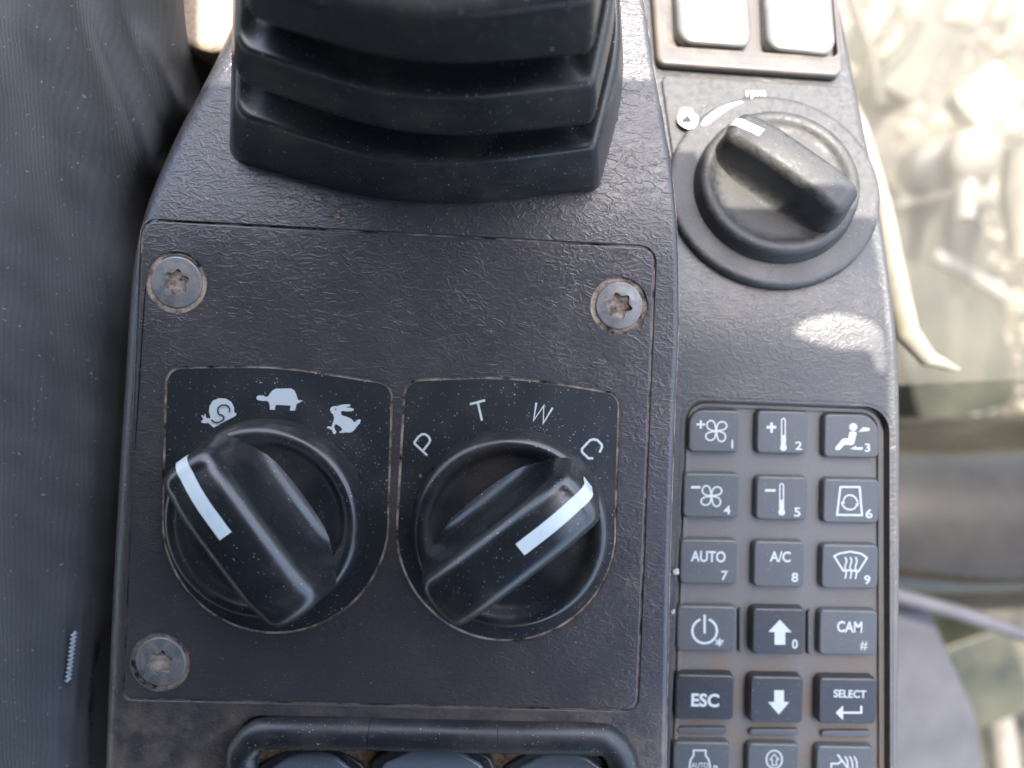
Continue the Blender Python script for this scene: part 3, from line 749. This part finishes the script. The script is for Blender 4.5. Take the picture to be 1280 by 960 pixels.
# crop at (830,820) x4.267
def f40(p): p.text('ESC', 220, 236, 72, .98, rot=-.03, bold=.03)
def f41(p): p.fill([(588, 182), (640, 182), (640, 244), (668, 246), (612, 312), (555, 246), (588, 244)])
def f42(p):
    p.text('SELECT', 992, 202, 42, .95, rot=-.03, bold=.022); p.stroke([(1052, 265), (1052, 302), (950, 302)], .42); p.fill([(915, 302), (955, 264), (955, 342)])
def f50(p):
    p.stroke([(158, 503), (222, 503), (222, 530), (238, 552), (246, 590), (230, 630), (150, 630), (136, 590), (142, 552), (158, 530)], .34, True); p.text('AUTO', 190, 582, 26, .9, bold=.01); p.text('P', 275, 600, 34, 1, bold=.02)
def f51(p): p.stroke([(588+42*math.cos(t), 552+48*math.sin(t)) for t in np.linspace(0, 2*math.pi, 25)[:-1]], .32, True); p.stroke([(588, 524), (612, 552), (600, 552), (600, 582), (577, 582), (577, 552), (565, 552)], .24, True)
def f52(p):
    p.stroke([(925, 525), (980, 597)], .36); p.stroke([(892, 600), (892, 574), (930, 574), (945, 560)], .36)
    for k in range(3): p.stroke([(965+24*k, 535), (978+24*k, 560), (982+24*k, 600)], .30, smooth=True)
for rc, fn in (((0, 0), f00), ((0, 1), f01), ((0, 2), f02), ((1, 0), f10), ((1, 1), f11), ((1, 2), f12)): legend(rc, fn, 820, 480, 4)
for rc, fn in (((2, 0), f20), ((2, 1), f21), ((2, 2), f22), ((3, 0), f30), ((3, 1), f31), ((3, 2), f32)): legend(rc, fn, 840, 660, 4.414)
for rc, fn in (((4, 0), f40), ((4, 1), f41), ((4, 2), f42), ((5, 0), f50), ((5, 1), f51), ((5, 2), f52)): legend(rc, fn, 830, 820, 4.267)

# ------------------------------------------------------------------ throttle dial on the sloping part of the side console
cT = PW(970, 240, W2); slope = math.atan(19.0/52.0)
MT = Matrix.Translation(Vector(cT)) @ Matrix.Rotation(-slope, 4, 'X')
TH = 2.4
dial = root('throttle_plate', cT, 'raised plate with round shield under the sunlit dial, printed with small symbols', 'dial plate', rot=(-slope, 0, 0))
MTt = MT @ Matrix.Translation((0, 0, .8))
tp_px = rounded([(826, 93, 8), (1064, 108, 14), (1092, 240, 10)]+[(a, b) for a, b in arc((972, 232), 118, 6, 168, 30)]+[(848, 245, 6)], 6)
q = ccw(np.array([on_plane(a, b, MTt) for a, b in tp_px]))
V, Fc = plate(q-normals(q)*.5, (), .8, fillet(.5, 4)+[(.6, -3)], step=2, grid=0); mk('plate', V, Fc, M['plate_dusty'], dial, local=True)
M2 = MT @ Matrix.Translation((0, 0, TH)); cc = on_plane(968, 234, M2)
RB = 24.2
V, Fc = lathe([(RB+1.0, .4), (RB+.9, TH-.5), (RB+.3, TH-.05), (RB-.5, TH)], 96, (cc[0], cc[1], 0)); mk('shield', V, Fc, M['plate_dusty'], dial, local=True)
pt = Print(lambda a, b: (*on_plane(820+a/7.11, 90+b/7.11, M2), TH), .02, .006)
pt.fill([(215, 330), (240, 318), (285, 318), (320, 326), (335, 365), (368, 385), (378, 420), (366, 465), (335, 500), (290, 508), (240, 490), (200, 455), (188, 415), (200, 375)])
pt.fill([(402, 468), (420, 425), (480, 370), (560, 318), (650, 282), (740, 262), (780, 262), (700, 300), (620, 345), (540, 405), (470, 462), (420, 478)])
pt.text('rpm', 888, 204, 72, 1.05, bold=.005)
pt.build('symbols', M['pointer'], dial, local=True)
pt = Print(lambda a, b: (*on_plane(820+a/7.11, 90+b/7.11, M2), TH), .2, .006)
pt.fill([(272, 382), (296, 408), (318, 435), (300, 452), (270, 448), (232, 450), (230, 425), (258, 405)]); pt.build('print_gap', M['line_dark'], dial, local=True)
k3 = copy_thing(kn); k3.location = (MT @ Vector((cc[0], cc[1]-.5, TH)))*MM
k3.rotation_euler = (Matrix.Rotation(-slope, 3, 'X') @ Matrix.Rotation(math.radians(180-40), 3, 'Z')).to_euler(); k3.scale = (.88, .88, .62)
tag(k3, 'dust covered throttle knob half in sunlight at the upper right', 'knob', G)
for ch in [c for c in bpy.data.objects if c.parent == k3]:
    ch.data = ch.data.copy()
    if not ch.name.startswith('dial'): ch.scale = (.93, .78, 1)
    if ch.name.startswith('pointer'):
        for v in ch.data.vertices:
            if v.co.x < .0110: v.co.x = .0110; v.co.z += 0
            v.co.y *= 1.15
    else:
        ch.data = ch.data.copy(); ch.data.materials[0] = M['knob_dusty']

# ------------------------------------------------------------------ top right rocker switches in their bezel
def WB(h): return lambda x, y: W2(x, y)+h
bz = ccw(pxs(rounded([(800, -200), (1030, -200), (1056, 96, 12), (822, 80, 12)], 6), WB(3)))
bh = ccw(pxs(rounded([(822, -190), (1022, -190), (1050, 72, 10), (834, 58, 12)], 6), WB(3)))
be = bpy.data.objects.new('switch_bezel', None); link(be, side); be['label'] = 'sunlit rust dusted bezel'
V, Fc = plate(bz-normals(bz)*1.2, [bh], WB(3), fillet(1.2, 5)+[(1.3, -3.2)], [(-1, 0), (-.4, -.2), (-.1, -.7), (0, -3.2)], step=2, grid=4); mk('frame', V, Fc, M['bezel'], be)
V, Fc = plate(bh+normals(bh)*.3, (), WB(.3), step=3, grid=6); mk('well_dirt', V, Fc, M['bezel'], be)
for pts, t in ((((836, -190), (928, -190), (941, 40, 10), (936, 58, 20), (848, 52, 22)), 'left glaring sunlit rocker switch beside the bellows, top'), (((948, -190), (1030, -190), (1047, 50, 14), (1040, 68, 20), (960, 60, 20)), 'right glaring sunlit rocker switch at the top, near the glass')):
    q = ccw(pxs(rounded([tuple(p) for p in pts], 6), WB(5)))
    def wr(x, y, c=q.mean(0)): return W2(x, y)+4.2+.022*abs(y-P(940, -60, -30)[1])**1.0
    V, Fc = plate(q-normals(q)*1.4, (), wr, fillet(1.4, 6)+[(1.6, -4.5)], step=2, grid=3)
    tag(mk('rocker_switch', V, Fc, M['rocker_glare'], origin=(*q.mean(0), -35)), t, 'switch', 'rocker switches in the sunlit bezel')

# ------------------------------------------------------------------ bottom switch bank
fr = bpy.data.objects.new('switch_frame', None); link(fr, console); fr['label'] = 'rounded black frame in three joined lengths'
path = catmull([(302, 1150), (303, 1000), (303, 950), (308, 938), (322, 924), (350, 920), (463, 922), (622, 926), (738, 928), (762, 933), (776, 950), (782, 975), (786, 1000), (788, 1150)], 6)
P3 = np.array([P(a, b, .9) for a, b in path]); xs = np.array([a for a, b in path])
cuts = [[i for i in range(len(P3)) if path[i][0] <= 463], [i for i in range(len(P3)) if 463 <= path[i][0] <= 622], [i for i in range(len(P3)) if path[i][0] >= 622]]
for c in cuts:
    pp = P3[c].copy(); 
    for e, s_ in ((0, 1), (-1, -1)):
        d = pp[e+s_]-pp[e]; pp[e] = pp[e]+d/np.linalg.norm(d)*.05
    V, Fc = tube(pp-np.array((0, -.9, 0)), 3.5, 24, True, .95); mk('frame_length', V, Fc, M['frame'], fr)
for i, (x0, x1, yt, t) in enumerate(((322, 452, 944, 'left rocker in the bottom switch frame, only its top edge in view'), (468, 612, 934, 'middle rocker in the bottom switch frame, highest of the three'), (632, 772, 944, 'right rocker in the bottom switch frame, pale blue reflection put into its colour'))):
    z = 1.2 if i == 1 else .4; xm = (x0+x1)/2
    q = ccw(pxs(rounded([(x0, 1120), (x0-2, yt+22, 16), (xm-30, yt, 60), (xm+30, yt, 60), (x1+2, yt+22, 16), (x1, 1120)], 8), z))
    rk = root('rocker_switch', (*q.mean(0), -2), t, 'switch', 'rocker switches in the bottom frame')
    wz = lambda x, y, z=z, yy=q[:, 1].max(): z-.019*max(0, 10-(yy-y))**2
    V, Fc = plate(q, (), lambda x, y: wz(x, y)-.6, fillet(.6, 4)+[(.6, -2.4)], step=1.5, grid=3); mk('housing', V, Fc, M['frame'], rk)
    q2 = ccw(pxs(rounded([(x0+9, 1120), (x0+7, yt+26, 14), (xm-26, yt+(6 if i == 1 else 3), 50), (xm+26, yt+(6 if i == 1 else 3), 50), (x1-7, yt+26, 14), (x1-9, 1120)], 8), z))
    V, Fc = plate(q2-normals(q2)*.7, (), wz, fillet(.7, 5)+[(.8, -1.5)], step=1.5, grid=2.5); mk('rocker_cap', V, Fc, M['switch'], rk)

# ------------------------------------------------------------------ trouser leg at the left
edge = catmull([(250, -260), (240, -80), (238, 0), (243, 55), (238, 90), (226, 150), (196, 205), (172, 280), (160, 360), (150, 480), (142, 620), (130, 760), (118, 850), (114, 960), (118, 1250)], 8)
ex, ey = edge[:, 0], edge[:, 1]
nx, ny = 120, 240; V, Fc = [], []
for j in range(ny+1):
    py = -250+1480*j/ny; xe = float(np.interp(py, ey, ex))
    for i in range(nx+1):
        u = i/nx; d = 520*(1-u)**1.5; px = xe-d+0                      # d = distance from the visible edge
        z = -9+7*(1-math.exp(-d/90.0))-10*math.exp(-d/14.0)
        # folds
        def fold(x0, y0, x1, y1, wd, a):
            L = math.hypot(x1-x0, y1-y0); t = ((px-x0)*(x1-x0)+(py-y0)*(y1-y0))/L/L; q = ((px-x0)*(y1-y0)-(py-y0)*(x1-x0))/L
            return a*math.exp(-(q/wd)**2)*math.exp(-(max(0, -t, t-1)*3)**2)
        z += fold(130, 60, 200, 235, 12, 3.4)+fold(185, 60, 225, 130, 10, 2.0)+fold(30, 20, 120, 330, 40, 4.5)-fold(165, 60, 225, 215, 11, 2.4)-fold(80, -20, 150, 250, 28, 3.0)
        z += fold(60, 1000, 95, 700, 26, 1.3)-fold(96, 870, 104, 780, 6, 1.5)+fold(-10, 430, 50, 950, 50, 3.5)-fold(60, 430, 110, 700, 22, 1.6)+.25*math.sin(py*.031+px*.02)+.15*math.sin(py*.083-px*.05)
        z += .5*math.exp(-((px-(xe-14))/9)**2)*(1 if py > 700 else 0)
        V.append(tuple(P(px, py, z)))
    V.append((V[-1][0]-1.2, V[-1][1], V[-1][2]-50))
m_ = nx+2
for j in range(ny):
    for i in range(m_-1): a = j*m_+i; Fc.append([a, a+m_, a+m_+1, a+1])
per = root('person', (*P(-100, 500, -20)[:2], -60), 'person whose dark ribbed trouser leg presses against the left of the console', 'person')
tr = mk('trouser_leg', V, Fc, M['cloth'], per)
def legz(px, py):
    d = float(np.interp(py, ey, ex))-px; return -9+7*(1-math.exp(-d/90.0))-10*math.exp(-d/14.0)
pts = []
for k in range(49):
    t = k/48; px = 93-8*t+3.0*math.sin(k*math.pi/2*1.0); py = 790+62*t; pts.append(P(px, py, legz(px, py)+4.2))
V, Fc = tube(pts, .30, 8); o = mk('bar_tack', V, Fc, M['thread'], tr); o['label'] = 'pale grey zigzag stitching'
V, Fc = [], []
for k in range(420):             # frayed selvedge at the pocket edge
    t = rng.random(); py = 800+190*t; px = float(np.interp(py, ey, ex))-2+rng.normal(0, 3.0); z = legz(px, py)+.6
    c = P(px, py, z); s_ = .16+.12*rng.random()
    v = [(c+s_*np.array(a)) for a in ((1, 0, 0), (-1, 0, 0), (0, 1, 0), (0, -1, 0), (0, 0, 1), (0, 0, -1))]
    V, Fc = join((V, Fc), (v, [[0, 2, 4], [2, 1, 4], [1, 3, 4], [3, 0, 4], [2, 0, 5], [1, 2, 5], [3, 1, 5], [0, 3, 5]])) if False else (V+[tuple(a) for a in v], Fc+[[6*k+i for i in f] for f in ([0, 2, 4], [2, 1, 4], [1, 3, 4], [3, 0, 4], [2, 0, 5], [1, 2, 5], [3, 1, 5], [0, 3, 5])])
o = mk('frayed_edge', V, Fc, M['cloth'], tr); o['kind'] = 'stuff'

# ------------------------------------------------------------------ crumbs and dust
def crumb(px, py, z, s, label, m):
    V, Fc = [], []
    bmx = bmesh.new(); bmesh.ops.create_icosphere(bmx, subdivisions=2, radius=1)
    for v in bmx.verts: v.co *= s*(.6+.7*random.random()); v.co.z *= .6
    V = [tuple(v.co) for v in bmx.verts]; Fc = [[v.index for v in f.verts] for f in bmx.faces]; bmx.free()
    c = P(px, py, z); o = mk('crumb', V, Fc, m, None, local=True, smooth=False); o.location = Vector((c[0], c[1], z+s*.3))*MM
    return tag(o, label, 'crumb')
p = PW(421, 271, W1); crumb(421, 271, p[2], .75, 'brown crumb lying on the seam below the bellows', M['crumb'])
crumb(525, 595, -.2, .42, 'pinkish crumb on the label plate below the letter P', M['crumb'])
crumb(845, 714, -10, .8, 'pale crumb stuck at the left rim of the keypad near AUTO', M['speck'])
crumb(841, 764, -10, .6, 'pale crumb stuck at the left rim of the keypad by the power key', M['speck'])
V, Fc = [], []; kk = 0
def specks(n, fx, zf, smin, smax):
    global kk
    for _ in range(n):
        px, py = fx(); c = PW(px, py, zf) if callable(zf) else P(px, py, zf); s_ = smin+(smax-smin)*rng.random()**4
        a0 = rng.random()*6.28; an = .5+rng.random()
        for k in range(4): V.append((c[0]+s_*math.cos(a0+k*1.571)*(an if k % 2 else 1), c[1]+s_*math.sin(a0+k*1.571)*(an if k % 2 else 1), c[2]+.01))
        V.append((c[0], c[1], c[2]+s_*.8+.02)); b = 5*kk; kk += 1
        for k in range(4): Fc.append([b+k, b+(k+1) % 4, b+4])
U = lambda a, b: a+(b-a)*rng.random()
specks(330, lambda: (U(165, 810), U(285, 880)), W1, .03, .13)
specks(260, lambda: (U(215, 480), U(475, 640)), -.2, .025, .10)
specks(260, lambda: (U(510, 765), U(485, 640)), -.2, .025, .10)
specks(160, lambda: (440+rng.normal(0, 22), 590+rng.normal(0, 30)), -.2, .03, .10)
specks(60, lambda: (660+rng.normal(0, 16), 538+rng.normal(0, 6)), -.2, .03, .10)
specks(160, lambda: (U(150, 830), U(893, 960)), W1, .025, .1)
specks(150, lambda: (U(855, 1115), U(370, 490)), W2, .03, .08)
specks(60, lambda: (U(850, 1100), U(510, 960)), KZ, .05, .16)
o = mk('dust_specks', V, Fc, M['speck'], smooth=False); tag(o, 'tiny pale dust specks scattered over the panels', 'dust', None, 'stuff')
# scattered debris on the far floor, each a countless bit
V, Fc = [], []
for k in range(260):
    z = -418; px = U(1080, 1330); py = U(-60, 520); c = P(px, py, z); s_ = 2+9*rng.random()**3; a0 = rng.random()*6.28; b = 5*k
    for q in range(4): V.append((c[0]+s_*math.cos(a0+q*1.571)*(1+rng.random()), c[1]+s_*math.sin(a0+q*1.571), z))
    V.append((c[0], c[1], z+s_*.7)); Fc += [[b+q, b+(q+1) % 4, b+4] for q in range(4)]
o = mk('floor_grit', V, Fc, M['paint'], smooth=False); tag(o, 'pale grit and mud flakes on the far cab floor', 'grit', None, 'stuff')
